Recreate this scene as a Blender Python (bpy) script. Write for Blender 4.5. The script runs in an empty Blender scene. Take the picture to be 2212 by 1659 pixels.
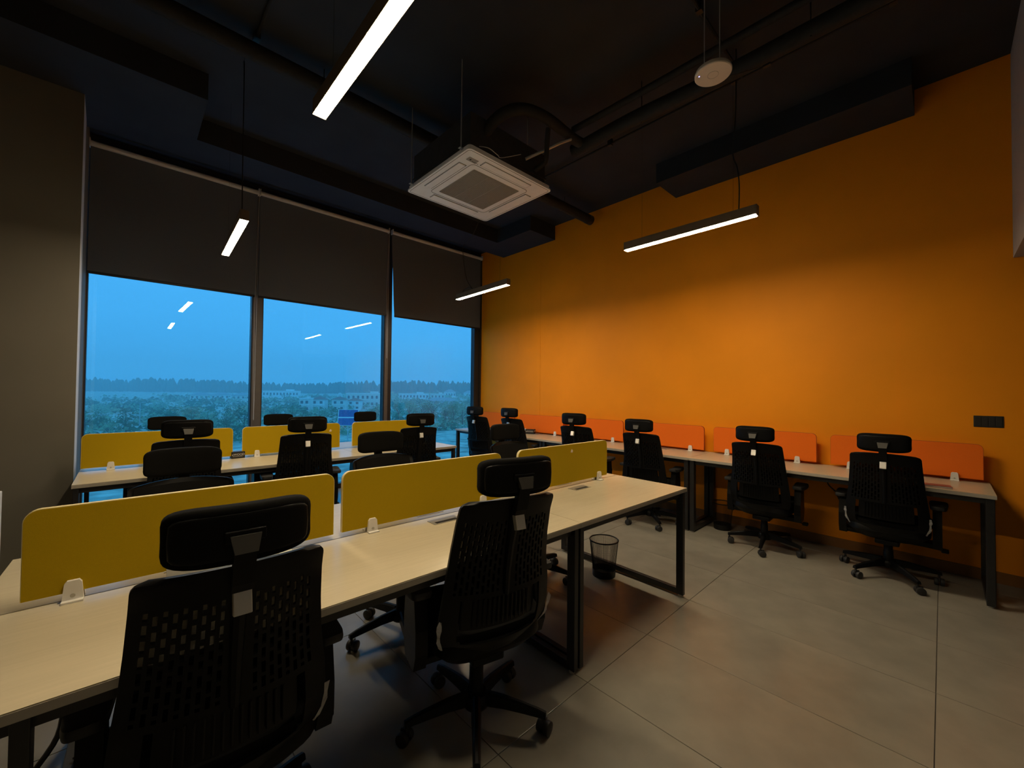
import bpy, bmesh, math, random
from mathutils import Vector, Matrix
R = math.radians
sc = bpy.context.scene
COL = sc.collection

# ---------------------------------------------------------------- camera
cam_d = bpy.data.cameras.new('camera')
cam_d.sensor_width = 36.0
cam_d.lens = 879.08 / 2212.0 * 36.0
cam_d.clip_start = 0.03
cam_d.clip_end = 3000
cam = bpy.data.objects.new('camera', cam_d)
COL.objects.link(cam)
YAW, PITCH, ROLL = 0.7573, 0.0188, 0.0098
fw = Vector((math.sin(YAW) * math.cos(PITCH), math.cos(YAW) * math.cos(PITCH), math.sin(PITCH)))
rt = Vector((math.cos(YAW), -math.sin(YAW), 0))
up = rt.cross(fw)
r2 = rt * math.cos(ROLL) + up * math.sin(ROLL)
u2 = -rt * math.sin(ROLL) + up * math.cos(ROLL)
mw = Matrix.Identity(4)
for i in range(3):
    mw[i][0], mw[i][1], mw[i][2] = r2[i], u2[i], -fw[i]
mw[0][3], mw[1][3], mw[2][3] = -4.8068, -5.9990, 1.4072
cam.matrix_world = mw
sc.camera = cam

# ---------------------------------------------------------------- world, light, exposure
world = bpy.data.worlds.new('sky')
sc.world = world
world.use_nodes = True
wn = world.node_tree.nodes
wl = world.node_tree.links
bg = wn['Background']
SKY = (0.45, 0.86, 1.24)
tc = wn.new('ShaderNodeTexCoord')
nz = wn.new('ShaderNodeTexNoise'); nz.inputs['Scale'].default_value = 2.2; nz.inputs['Detail'].default_value = 3
mp = wn.new('ShaderNodeMapping'); mp.inputs['Scale'].default_value = (1, 1, 2.5)
rp = wn.new('ShaderNodeValToRGB')
rp.color_ramp.elements[0].position = 0.3; rp.color_ramp.elements[0].color = (SKY[0]*.92, SKY[1]*.93, SKY[2]*.95, 1)
rp.color_ramp.elements[1].position = 0.7; rp.color_ramp.elements[1].color = (SKY[0]*1.06, SKY[1]*1.05, SKY[2]*1.04, 1)
wl.new(tc.outputs['Generated'], mp.inputs['Vector']); wl.new(mp.outputs['Vector'], nz.inputs['Vector'])
wl.new(nz.outputs['Fac'], rp.inputs['Fac']); wl.new(rp.outputs['Color'], bg.inputs['Color'])
bg.inputs['Strength'].default_value = 1.0
LAMP = 168.0                       # radiance of the pendant diffusers
sc.view_settings.view_transform = 'Standard'
sc.view_settings.look = 'None'
sc.view_settings.gamma = 1.0
sc.view_settings.use_curve_mapping = False
sc.view_settings.exposure = 0.0

# ---------------------------------------------------------------- materials
MATS = {}
def mat(name, col, rough=0.5, metal=0.0, var=0.0, vscale=20.0, bump=0.0, bscale=200.0, spec=0.5, emit=None, stretch=None, trans=0.0):
    if name in MATS: return MATS[name]
    m = bpy.data.materials.new(name); m.use_nodes = True
    n, l = m.node_tree.nodes, m.node_tree.links
    p = n['Principled BSDF']
    p.inputs['Base Color'].default_value = (*col, 1)
    p.inputs['Roughness'].default_value = rough
    p.inputs['Metallic'].default_value = metal
    p.inputs['Specular IOR Level'].default_value = spec
    if var > 0 or bump > 0:
        t = n.new('ShaderNodeTexCoord'); mpn = n.new('ShaderNodeMapping')
        if stretch: mpn.inputs['Scale'].default_value = stretch
        l.new(t.outputs['Object'], mpn.inputs['Vector'])
    if var > 0:
        a = n.new('ShaderNodeTexNoise'); a.inputs['Scale'].default_value = vscale; a.inputs['Detail'].default_value = 5
        r_ = n.new('ShaderNodeValToRGB')
        r_.color_ramp.elements[0].position = .3; r_.color_ramp.elements[1].position = .7
        r_.color_ramp.elements[0].color = (*[max(0, c*(1-var)) for c in col], 1)
        r_.color_ramp.elements[1].color = (*[min(1, c*(1+var)) for c in col], 1)
        l.new(mpn.outputs['Vector'], a.inputs['Vector']); l.new(a.outputs['Fac'], r_.inputs['Fac']); l.new(r_.outputs['Color'], p.inputs['Base Color'])
    if bump > 0:
        b = n.new('ShaderNodeTexNoise'); b.inputs['Scale'].default_value = bscale; b.inputs['Detail'].default_value = 2
        bp = n.new('ShaderNodeBump'); bp.inputs['Strength'].default_value = bump; bp.inputs['Distance'].default_value = 0.002
        l.new(mpn.outputs['Vector'], b.inputs['Vector']); l.new(b.outputs['Fac'], bp.inputs['Height']); l.new(bp.outputs['Normal'], p.inputs['Normal'])
    if emit:
        p.inputs['Emission Color'].default_value = (*emit[0], 1); p.inputs['Emission Strength'].default_value = emit[1]
    if trans > 0:
        out = n['Material Output']; tr = n.new('ShaderNodeBsdfTransparent'); mx = n.new('ShaderNodeMixShader')
        mx.inputs['Fac'].default_value = trans
        l.new(p.outputs['BSDF'], mx.inputs[1]); l.new(tr.outputs['BSDF'], mx.inputs[2]); l.new(mx.outputs['Shader'], out.inputs['Surface'])
    MATS[name] = m
    return m

M_ORANGE = mat('orange_paint', (0.85, 0.285, 0.002), .62, var=.05, vscale=1.6, bump=.12, bscale=90, spec=.25)
M_BEIGE = mat('grey_beige_paint', (0.15, 0.14, 0.115), .7, var=.05, vscale=2, bump=.1, bscale=90, spec=.25)
M_GREYWALL = mat('grey_paint', (0.17, 0.165, 0.155), .7, var=.04, vscale=2, bump=.1, bscale=90, spec=.25)
M_CEIL = mat('black_ceiling_paint', (0.026, 0.030, 0.040), .75, var=.15, vscale=3, bump=.15, bscale=60, spec=.3)
M_TILE = mat('grey_floor_tile', (0.26, 0.244, 0.205), .25, var=.10, vscale=5, bump=.03, bscale=70, spec=.5)
M_GROUT = mat('tile_grout', (0.10, 0.09, 0.08), .9, var=.1)
M_BASE = mat('baseboard_tile', (0.24, 0.10, 0.02), .5, var=.06)
M_TOP = mat('cream_laminate', (0.54, 0.48, 0.345), .27, var=.035, vscale=6, stretch=(1, 14, 1), bump=.02, bscale=400)
M_EDGE = mat('pvc_edge_band', (0.40, 0.37, 0.31), .45, var=.03)
M_STEEL = mat('black_powder_coat', (0.012, 0.012, 0.013), .42, var=.15, vscale=40, bump=.06, bscale=600)
M_YEL = mat('yellow_fabric_board', (0.43, 0.288, 0.003), .85, var=.02, vscale=120, bump=.25, bscale=700, spec=.15)
M_ORS = mat('orange_fabric_board', (0.85, 0.165, 0.012), .85, var=.02, vscale=120, bump=.25, bscale=700, spec=.15)
M_YLIT = mat('yellow_lit_edge', (0.78, 0.66, 0.34), .5, var=.03)  # light catching the yellow boards' edges, put into a paler colour
M_OTRIM = mat('orange_edging', (0.42, 0.06, 0.008), .6, var=.03)
M_CLIP = mat('white_plastic', (0.74, 0.72, 0.68), .4, var=.03)
M_DARK = mat('dark_recess', (0.008, 0.008, 0.008), .6, var=.1)
M_GREYMET = mat('grey_metal', (0.45, 0.43, 0.38), .35, .6, var=.05)
M_CHAIR = mat('black_chair_plastic', (0.0042, 0.0044, 0.005), .42, var=.12, vscale=30, bump=.08, bscale=500, spec=.16)
M_FABRIC = mat('black_chair_fabric', (0.0035, 0.0035, 0.0035), .9, var=.2, vscale=200, bump=.3, bscale=900, spec=.12)
M_MESH = mat('black_chair_mesh', (0.006, 0.006, 0.006), .85, var=.2, vscale=300, spec=.1, trans=.12)
M_SILVER = mat('silver_latch', (0.62, 0.61, 0.58), .33, .55, var=.04)
M_BRACK = mat('satin_grey_bracket', (0.075, 0.072, 0.065), .4, .2, var=.05)
M_FILM = mat('clear_plastic_film', (0.75, 0.76, 0.78), .25, var=.1, vscale=30, trans=.45)
M_RUBBER = mat('black_rubber', (0.018, 0.018, 0.019), .55, var=.15, vscale=60)
M_ALU = mat('brown_grey_aluminium', (0.115, 0.105, 0.105), .45, .3, var=.05)
M_FRAME = mat('dark_window_frame', (0.020, 0.021, 0.026), .4, .2, var=.08)
M_BLIND = mat('dark_blind_fabric', (0.13, 0.15, 0.185), .9, var=.08, vscale=250, bump=.2, bscale=900, spec=.1)
M_ROLLER = mat('grey_roller_tube', (0.66, 0.67, 0.72), .4, .0, var=.03)
M_CHAIN = mat('white_bead_chain', (0.5, 0.5, 0.5), .4, var=.03)
M_ACW = mat('white_ac_plastic', (0.84, 0.86, 0.88), .42, var=.03, vscale=10)
M_ACG = mat('grey_ac_grille', (0.30, 0.30, 0.29), .6, var=.05, vscale=60)
M_ACB = mat('dark_ac_casing', (0.045, 0.045, 0.05), .55, .2, var=.15)
M_INSUL = mat('black_pipe_insulation', (0.012, 0.012, 0.013), .8, var=.3, vscale=30, bump=.5, bscale=60)
M_CABLE = mat('black_cable', (0.008, 0.008, 0.008), .5, var=.1)
M_ROD = mat('zinc_rod', (0.50, 0.50, 0.52), .4, .4, var=.05)
M_AP = mat('white_access_point', (0.66, 0.60, 0.54), .45, var=.02)
M_LED = mat('blue_led', (.2, .2, .9), .4, emit=((.35, .35, 1.0), 3.0))
M_LAMPH = mat('glow_toned_lamp_housing', (0.20, 0.15, 0.10), .4, .3, var=.06)  # warm tone stands in for lamp glow on the black housing
M_LAMP = mat('warm_diffuser', (.9, .8, .6), .5, emit=((1.0, 0.80, 0.52), LAMP))
M_SW = mat('charcoal_switch', (0.025, 0.024, 0.022), .35, var=.06)
M_BOX = mat('black_card_box', (0.012, 0.012, 0.014), .45, var=.1)
M_PRINT = mat('pale_print', (0.62, 0.60, 0.56), .6, var=.03)
M_RED = mat('maroon_cover', (0.24, 0.075, 0.065), .5, var=.06)
M_WHITE = mat('white_painted_metal', (0.66, 0.68, 0.72), .4, var=.02)
M_STICK = mat('torn_sticker', (0.72, 0.56, 0.44), .7, var=.05)
M_BIN = mat('black_wire', (0.012, 0.012, 0.012), .4, .5, var=.1)
M_DOOR = mat('dark_door_glass', (0.012, 0.012, 0.012), .12, var=.05)

def glass_mat():
    m = bpy.data.materials.new('blue_tinted_glass'); m.use_nodes = True
    n, l = m.node_tree.nodes, m.node_tree.links
    n.remove(n['Principled BSDF'])
    t = n.new('ShaderNodeBsdfTransparent'); t.inputs['Color'].default_value = (0.40, 0.765, 0.94, 1)
    g = n.new('ShaderNodeBsdfGlossy'); g.inputs['Roughness'].default_value = 0.0; g.inputs['Color'].default_value = (1, 1, 1, 1)
    mx = n.new('ShaderNodeMixShader'); mx.inputs['Fac'].default_value = 0.035
    l.new(t.outputs[0], mx.inputs[1]); l.new(g.outputs[0], mx.inputs[2]); l.new(mx.outputs[0], n['Material Output'].inputs['Surface'])
    return m
M_GLASS = glass_mat()

# ---------------------------------------------------------------- mesh helpers
class MB:
    def __init__(s): s.v = []; s.f = []
    def add(s, vs, fs):
        o = len(s.v); s.v += [tuple(v) for v in vs]; s.f += [tuple(i + o for i in f) for f in fs]; return s
    def box(s, x0, x1, y0, y1, z0, z1, M=None):
        vs = [Vector(p) for p in ((x0,y0,z0),(x1,y0,z0),(x1,y1,z0),(x0,y1,z0),(x0,y0,z1),(x1,y0,z1),(x1,y1,z1),(x0,y1,z1))]
        if M: vs = [M @ v for v in vs]
        return s.add(vs, [(0,3,2,1),(4,5,6,7),(0,1,5,4),(1,2,6,5),(2,3,7,6),(3,0,4,7)])
    def bbox(s, x0, x1, y0, y1, z0, z1, b=0.004, M=None):
        # box with chamfered edges along all 12 edges
        bm = bmesh.new(); bmesh.ops.create_cube(bm, size=1)
        for v in bm.verts: v.co = Vector(((x0+x1)/2 + v.co.x*(x1-x0), (y0+y1)/2 + v.co.y*(y1-y0), (z0+z1)/2 + v.co.z*(z1-z0)))
        bmesh.ops.bevel(bm, geom=bm.edges[:], offset=b, segments=2, affect='EDGES', profile=.5)
        bm.verts.index_update()
        vs = [(M @ v.co) if M else v.co.copy() for v in bm.verts]; fs = [[v.index for v in f.verts] for f in bm.faces]; bm.free()
        return s.add(vs, fs)
    def tube(s, pts, r, n=8, caps=True):
        pts = [Vector(p) for p in pts]; rs = r if isinstance(r, (list, tuple)) else [r]*len(pts)
        rings = []; pu = None
        for i, p in enumerate(pts):
            d = (pts[min(i+1, len(pts)-1)] - pts[max(i-1, 0)]).normalized()
            if pu is None: pu = d.orthogonal().normalized()
            else: pu = (pu - d*pu.dot(d)).normalized()
            w = d.cross(pu)
            rings.append([p + (pu*math.cos(a) + w*math.sin(a))*rs[i] for a in [2*math.pi*k/n for k in range(n)]])
        vs = [v for g in rings for v in g]; fs = []
        for i in range(len(pts)-1):
            for k in range(n):
                k2 = (k+1) % n; fs.append((i*n+k, i*n+k2, (i+1)*n+k2, (i+1)*n+k))
        if caps: fs += [tuple(range(n-1, -1, -1)), tuple(range((len(pts)-1)*n, len(pts)*n))]
        return s.add(vs, fs)
    def lathe(s, prof, n=24, M=None, cap=True):
        vs = []; fs = []
        for r, z in prof:
            for k in range(n):
                a = 2*math.pi*k/n; v = Vector((r*math.cos(a), r*math.sin(a), z)); vs.append(M @ v if M else v)
        for i in range(len(prof)-1):
            for k in range(n):
                k2 = (k+1) % n; fs.append((i*n+k, i*n+k2, (i+1)*n+k2, (i+1)*n+k))
        if cap: fs += [tuple(range(n-1, -1, -1)), tuple(range((len(prof)-1)*n, len(prof)*n))]
        return s.add(vs, fs)
    def prism(s, poly, h0, h1, axis='y', M=None):
        # extrude polygon; axis y: poly=(x,z); axis z: poly=(x,y); axis x: poly=(y,z)
        def P(a, b, h): return Vector((a, h, b)) if axis == 'y' else (Vector((a, b, h)) if axis == 'z' else Vector((h, a, b)))
        n = len(poly); vs = [P(a, b, h0) for a, b in poly] + [P(a, b, h1) for a, b in poly]
        if M: vs = [M @ v for v in vs]
        return s.add(vs, [tuple(range(n)), tuple(range(2*n-1, n-1, -1))] + [(i, i+n, (i+1) % n + n, (i+1) % n) for i in range(n)])
    def super(s, c, a, e=.35, nu=28, nv=14, fn=None):
        # superellipsoid pad
        def sg(x, p): return math.copysign(abs(x)**p, x)
        vs = []; fs = []
        for j in range(nv+1):
            t = -math.pi/2 + math.pi*j/nv
            for i in range(nu):
                u = 2*math.pi*i/nu
                v = Vector((a[0]*sg(math.cos(t), e)*sg(math.cos(u), e), a[1]*sg(math.cos(t), e)*sg(math.sin(u), e), a[2]*sg(math.sin(t), e)))
                if fn: v = fn(v)
                vs.append(v + Vector(c))
        for j in range(nv):
            for i in range(nu):
                i2 = (i+1) % nu; fs.append((j*nu+i, j*nu+i2, (j+1)*nu+i2, (j+1)*nu+i))
        return s.add(vs, fs)
    def mesh(s, name, m, smooth=False):
        me = bpy.data.meshes.new(name); me.from_pydata(s.v, [], s.f)
        bm = bmesh.new(); bm.from_mesh(me); bmesh.ops.recalc_face_normals(bm, faces=bm.faces); bm.to_mesh(me); bm.free()
        me.materials.append(m)
        if smooth:
            for p in me.polygons: p.use_smooth = True
            try: me.set_sharp_from_angle(angle=R(42))
            except Exception: pass
        me.update(); return me
    def build(s, name, m, parent=None, smooth=False, **k):
        return link(name, s.mesh(name, m, smooth), parent, **k)
def link(name, me, parent=None, loc=None, rotz=None, label=None, cat=None, group=None, kind=None):
    o = bpy.data.objects.new(name, me); COL.objects.link(o)
    if parent: o.parent = parent
    if loc: o.location = loc
    if rotz is not None: o.rotation_euler = (0, 0, rotz)
    if label: o['label'] = label
    if cat: o['category'] = cat
    if group: o['group'] = group
    if kind: o['kind'] = kind
    return o
def thing(name, label, cat, loc=(0,0,0), rotz=0.0, group=None, kind=None):
    return link(name, None, None, loc, rotz, label, cat, group, kind)
def interp(tab, z):
    if z <= tab[0][0]: return tab[0][1]
    for (a, b), (c, d) in zip(tab, tab[1:]):
        if z <= c: return b + (d-b)*(z-a)/(c-a)
    return tab[-1][1]
def smooth_path(pts, n=6):
    pts = [Vector(p) for p in pts]; P = [pts[0]] + pts + [pts[-1]]; out = []
    for i in range(1, len(P)-2):
        p0, p1, p2, p3 = P[i-1], P[i], P[i+1], P[i+2]
        for k in range(n):
            t = k/n
            out.append(.5*((2*p1) + (-p0+p2)*t + (2*p0-5*p1+4*p2-p3)*t*t + (-p0+3*p1-3*p2+p3)*t**3))
    out.append(pts[-1]); return out
def rrect(x0, x1, y0, y1, r, n=5, top_only=False):
    pts = []
    for cx, cy, a0, on in ((x1-r, y1-r, 0, 1), (x0+r, y1-r, 90, 1), (x0+r, y0+r, 180, 0), (x1-r, y0+r, 270, 0)):
        if top_only and not on:
            pts.append((x0, y0) if a0 == 180 else (x1, y0)); continue
        for k in range(n+1):
            a = R(a0 + 90*k/n); pts.append((cx + r*math.cos(a), cy + r*math.sin(a)))
    return pts

# ================================================================ SETTING
X0, YB, H = -6.3, -6.55, 4.0
# floor: grout bed and individual tiles
floor = MB().box(X0-.15, .15, YB-.6, .12, -.20, -.004).build('floor', M_GROUT, kind='structure')
TX, TY, J = 0.579, 1.162, 0.0016
xs = sorted(set([X0, 0.0] + [-3.154 + TX*k for k in range(-8, 8) if X0+.02 < -3.154 + TX*k < -.01]))
ys = sorted(set([YB-.5, .08] + [-4.806 + TY*k for k in range(-3, 6) if YB-.48 < -4.806 + TY*k < .06]))
tile_cache = {}
for i in range(len(xs)-1):
    for j in range(len(ys)-1):
        w, d = xs[i+1]-xs[i], ys[j+1]-ys[j]
        key = (round(w, 4), round(d, 4))
        if key not in tile_cache:
            tile_cache[key] = MB().bbox(-w/2+J, w/2-J, -d/2+J, d/2-J, -.012, 0, .0012).mesh('tile', M_TILE)
        link('tile', tile_cache[key], floor, ((xs[i]+xs[i+1])/2, (ys[j]+ys[j+1])/2, 0))
ceiling = MB().box(X0-.15, .15, YB-.15, .12, H, H+.2).build('ceiling', M_CEIL, kind='structure')
ZB = 3.782
MB().box(-4.37, 0, -1.128, -.667, ZB, H).build('beam', M_CEIL, ceiling)
MB().box(X0, -4.37, -1.86, -.667, ZB, H).build('beam', M_CEIL, ceiling)
MB().box(-.555, 0, -1.862, -1.128, ZB, H).build('beam', M_CEIL, ceiling)
MB().box(-.50, 0, -5.853, -3.787, ZB, H).build('beam', M_CEIL, ceiling)
wall_r = MB().box(0, .15, YB, .12, -.02, H).build('wall_right', M_ORANGE, kind='structure')
MB().box(-.0035, 0, -1.57, -.624, .085, H-.22).build('pilaster', M_ORANGE, wall_r)
MB().box(-.004, 0, YB, -5.742, .085, H).build('pilaster', M_ORANGE, wall_r)
MB().box(-.012, 0, YB, -.02, 0, .085).build('baseboard_right', M_BASE, kind='structure')
# left: pier beside the windows and side wall
pier = MB().prism([(X0, -1.24), (-5.105, -1.24), (-5.138, .10), (X0, .10)], 0, H, 'z').build('wall_left', M_BEIGE, kind='structure')
MB().prism([(-5.1045, -1.238), (-5.1035, -1.238), (-5.1365, -.075), (-5.1375, -.075)], 0, H, 'z').build('window_reveal', mat('window_lit_reveal', (.52, .53, .55), .6, var=.03), pier)  # thin sheet over the pier's return, window light painted in as a paler tone
MB().box(X0-.15, X0, YB, .10, 0, H).build('side_wall', M_BEIGE, pier)
wb = MB().box(X0, -1.25, YB, -6.37, 0, H).build('wall_back', M_GREYWALL, kind='structure')
MB().box(-1.25, 0, YB, -6.37, 2.447, H).build('lintel', mat('lintel_grey_paint', (.42, .41, .40), .7, var=.04), wb)
dr = MB().box(-1.25, -1.19, YB, -6.42, 0, 2.445).box(-.06, -.002, YB, -6.46, 0, 2.445).box(-1.19, -.06, YB, -6.42, 2.385, 2.445).build('door_1', M_FRAME, kind='structure')
MB().box(-1.19, -.06, -6.50, -6.485, 0.005, 2.385).build('pane', M_DOOR, dr)
MB().tube([(-1.05, -6.44, .85), (-1.05, -6.44, 1.25)], .012).build('door_handle', M_GREYMET, dr)
# facade: lintel above window and the window frames
MB().box(-5.138, 0, -.03, .12, 3.93, H).build('trim_1', M_CEIL, kind='structure')
wx = [(-5.138, -3.6265), (-3.6265, -1.866), (-1.866, -.0)]
for i, (a, b) in enumerate(wx):
    l = .045 if i else .02
    r_ = .055 if i < 2 else .155
    lf = a + (.052 if i else .01); rf = b - (.052 if i < 2 else .044)
    fr = MB()
    z0, z1 = 0.0, 3.93
    fr.box(a, lf, -.07, .06, z0, z1).box(rf, b, -.07, .06, z0, z1)
    w = fr.build('window_%d' % (i+1), M_ALU if i < 2 else M_FRAME, kind='structure')
    MB().box(lf, rf, -.06, .05, z0, z0+.07).build('sill', M_FRAME, w)
    MB().box(lf, rf, -.06, .05, z1-.07, z1).build('head_rail', M_FRAME, w)
    MB().box(lf, lf+.012, -.055, .045, z0+.07, z1-.07).box(rf-.012 - (.10 if i == 2 else 0), rf, -.055, .045, z0+.07, z1-.07).build('frame_stop', M_FRAME, w)
    MB().box(lf+.012, rf-.012, -.004, .004, z0+.07, z1-.07).build('pane', M_GLASS, w)

# ================================================================ ROLLER BLINDS
BL = [(-5.128, -3.655, -5.128, 'dark roller blind half lowered over the left window beside the beige pier'),
      (-3.635, -1.905, -3.635, 'dark roller blind half lowered over the middle window'),
      (-1.842, -.052, -1.784, 'dark roller blind half lowered over the right window beside the orange wall')]
for i, (a, b, a2, lab) in enumerate(BL):
    t = thing('roller_blind', lab, 'blind', ((a+b)/2, -.115, 2.56), 0, 'roller blinds on the window wall')
    cx = (a+b)/2; h = 3.875 - 2.56
    MB().tube([(a-cx, 0, h), (b-cx, 0, h)], .027, 16).build('roller_tube', M_ROLLER, t, True)
    n = 24; vs = []; fs = []
    for k in range(n+1):
        f = k/n; z = .025 + (h-.03)*(1-f); xl = (a + (a2-a)*f**1.3) - cx + .004; xr = b - cx - .004
        y = .026 + .004*math.sin(f*9)
        vs += [(xl, y, z), (xr, y, z), (xl, y+.0012, z), (xr, y+.0012, z)]
    for k in range(n):
        o = 4*k; fs += [(o, o+1, o+5, o+4), (o+2, o+6, o+7, o+3), (o, o+4, o+6, o+2), (o+1, o+3, o+7, o+5)]
    MB().add(vs, fs).build('fabric', M_BLIND, t)
    MB().bbox(a2-cx+.004, b-cx-.004, .016, .034, 0, .026, .004).build('bottom_bar', M_FRAME, t)
    for xx in (a-cx-.006, b-cx-.004): MB().box(xx, xx+.010, -.03, .10, h-.03, h+.045).build('bracket', M_ROLLER, t)
    if i < 2:
        zb = (1.02 if i == 0 else 1.9) - 2.56
        x = b - cx + .008
        ch = MB(); k = 0; z = h - .02
        pts = []
        ch.tube([(x, -.012, h-.02), (x-.012, -.012, zb+.02), (x-.014, -.008, zb), (x-.016, 0, zb+.02), (x-.024, .004, (h+zb)*.62), (x, .008, h-.02)], .0022, 5)
        ch.build('bead_chain', M_CHAIN, t)

# ================================================================ PENDANT LAMPS
def pendant(label, x, y0, y1, z, tilt, cord):
    L = y1 - y0; yc = (y0+y1)/2
    t = thing('linear_pendant_lamp', label, 'lamp', (x, yc, z), tilt, 'linear pendant lamps')
    w = .029
    MB().bbox(-w, w, -L/2, L/2, .012, .075, .003).box(-w, -w+.002, -L/2, L/2, .004, .014).box(w-.002, w, -L/2, L/2, .004, .014).build('housing', M_LAMPH, t)
    MB().bbox(-w+.003, w-.003, -L/2+.006, L/2-.006, 0, .0125, .002).build('diffuser', M_LAMP, t)
    for yy in (-L/2-.004, L/2): MB().box(-w, w, yy, yy+.004, .0, .075).build('end_cap', M_LAMPH, t)
    for sgn in (-1, 1):
        yy = sgn*(L/2-.16); zc = (H if True else ZB) - z
        if y1 > -1.5 and sgn > 0 and (yc+yy) > -1.86 and x < -4.37: zc = ZB - z
        MB().tube([(0, yy, .075), (0, yy, zc)], .0007, 4).build('suspension_wire', M_CABLE, t)
    if cord:
        mi = Matrix.Rotation(-tilt, 3, 'Z')
        pts = [mi @ (Vector(p) - Vector((x, yc, z))) for p in cord]
        MB().tube(smooth_path(pts, 6), .004, 6).build('power_cord', M_CABLE, t, True)
    return t
pendant('long linear pendant lamp overhead at the top of the picture, nearest the camera', -4.194, -5.085, -4.055, 2.651, 0, [(-4.19, -5.0, 2.72), (-4.19, -5.02, 3.3), (-4.2, -5.0, H)])
pendant('linear pendant lamp hanging in front of the left window blind', -4.186, -2.485, -1.42, 2.648, -.035, [(-4.19, -2.30, 2.72), (-4.19, -2.285, 3.0), (-4.19, -2.27, 3.355), (-4.19, -2.265, 3.72), (-4.19, -2.255, 3.93), (-4.187, -2.22, H)])
t3 = pendant('linear pendant lamp in the far corner between the blinds and orange wall', -1.518, -2.465, -1.376, 2.674, -.043, [(-1.5, -1.49, 2.745), (-1.5, -1.538, 2.79), (-1.5, -1.66, 2.80), (-1.5, -1.72, 2.765), (-1.5, -1.64, 2.85), (-1.5, -1.566, 2.978), (-1.5, -1.50, 3.278), (-1.5, -1.516, 3.40), (-1.5, -1.72, 3.50), (-1.5, -1.86, 3.7), (-1.5, -1.88, H)])
pendant('linear pendant lamp hanging in front of the orange wall', -1.535, -5.091, -4.028, 2.694, 0, [(-1.535, -4.97, 2.76), (-1.535, -4.973, 2.956), (-1.535, -4.958, 3.10), (-1.535, -4.93, 3.2), (-1.535, -4.945, 3.457), (-1.535, -4.952, 3.718), (-1.53, -4.95, H)])

# ================================================================ CEILING SERVICES
ac = thing('ceiling_air_conditioner', 'white ceiling cassette air conditioner with dark casing and square grille', 'air conditioner', (-2.474, -3.059, 3.262))
MB().prism(rrect(-.478, .478, -.478, .478, .035), 0, .012, 'z').prism(rrect(-.468, .468, -.468, .468, .03), .012, .042, 'z').build('panel', M_ACW, ac)
MB().box(-.43, .43, -.43, .43, .042, .33).box(-.44, .44, -.44, .44, .10, .115).build('casing', M_ACB, ac)
g = MB().prism(rrect(-.262, .262, -.262, .262, .004), -.004, .001, 'z').build('intake_grille', M_ACG, ac)
gs = MB()
for k in range(40):
    y = -.255 + .51*k/39; gs.box(-.258, .258, y-.0022, y+.0022, -.0065, -.004)
for k in (-.1, .06): gs.box(k-.003, k+.003, -.258, .258, -.007, -.004)
gs.build('grille_bars', M_ACG, g, kind='stuff')
rim = MB()
def ring(mb, h, w, r, z0, z1, n=5):
    o = rrect(-h, h, -h, h, r, n); i_ = rrect(-h+w, h-w, -h+w, h-w, max(r-w, .002), n); k = len(o)
    vs = [(x, y, z0) for x, y in o] + [(x, y, z0) for x, y in i_] + [(x, y, z1) for x, y in o] + [(x, y, z1) for x, y in i_]
    fs = []
    for a in range(k):
        b = (a+1) % k
        fs += [(a, b, k+b, k+a), (2*k+a, 3*k+a, 3*k+b, 2*k+b), (a, 2*k+a, 2*k+b, b), (k+a, k+b, 3*k+b, 3*k+a)]
    mb.add(vs, fs)
ring(rim, .325, .0035, .04, -.0012, .001); ring(rim, .462, .0025, .03, -.0012, .001)
rim.build('seam_line', M_DARK, ac)
for k in range(4):
    Mx = Matrix.Rotation(R(90*k), 4, 'Z')
    o = MB().box(-.265, .265, .343, .348, -.0015, .001, Mx).box(-.265, .265, .415, .4175, -.0015, .001, Mx).box(-.2665, -.264, .343, .4175, -.0015, .001, Mx).box(.264, .2665, .343, .4175, -.0015, .001, Mx).build('outlet_slot', M_DARK, ac)
    MB().bbox(-.26, .26, .350, .413, -.006, .001, .002, Mx).build('louver', M_ACW, ac)
rc = MB().bbox(-.40, -.31, -.385, -.335, -.003, .001, .001).build('receiver_window', M_ACG, ac)
dm = MB()
for k in range(5): dm.box(-.35+.013*k, -.344+.013*k, -.352, -.346, -.0045, -.003)
dm.lathe([(.008, -.0045), (.008, -.003)], 12, Matrix.Translation((-.375, -.36, 0))); dm.build('indicator', M_DARK, rc)
for sx, sy in ((-1, -1), (-1, 1), (1, -1), (1, 1)):
    px = -.483 if sx < 0 else .25
    MB().tube([(px, sy*.38 if sx < 0 or sy < 0 else .38, .03), (px, sy*.38 if True else 0, H-3.262)], .005, 6).box(px-.02, px+.05 if sx < 0 else px+.02, sy*.38-.012, sy*.38+.012, .03, .036).build('hanger_rod', M_ROD, ac)
MB().tube(smooth_path([(-.35, -.44, .08), (-.3, -.5, .06), (-.2, -.49, .05), (-.13, -.46, .07), (.08, -.47, .18)], 5), .003, 5).build('control_wire', M_CHAIN, ac)

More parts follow.
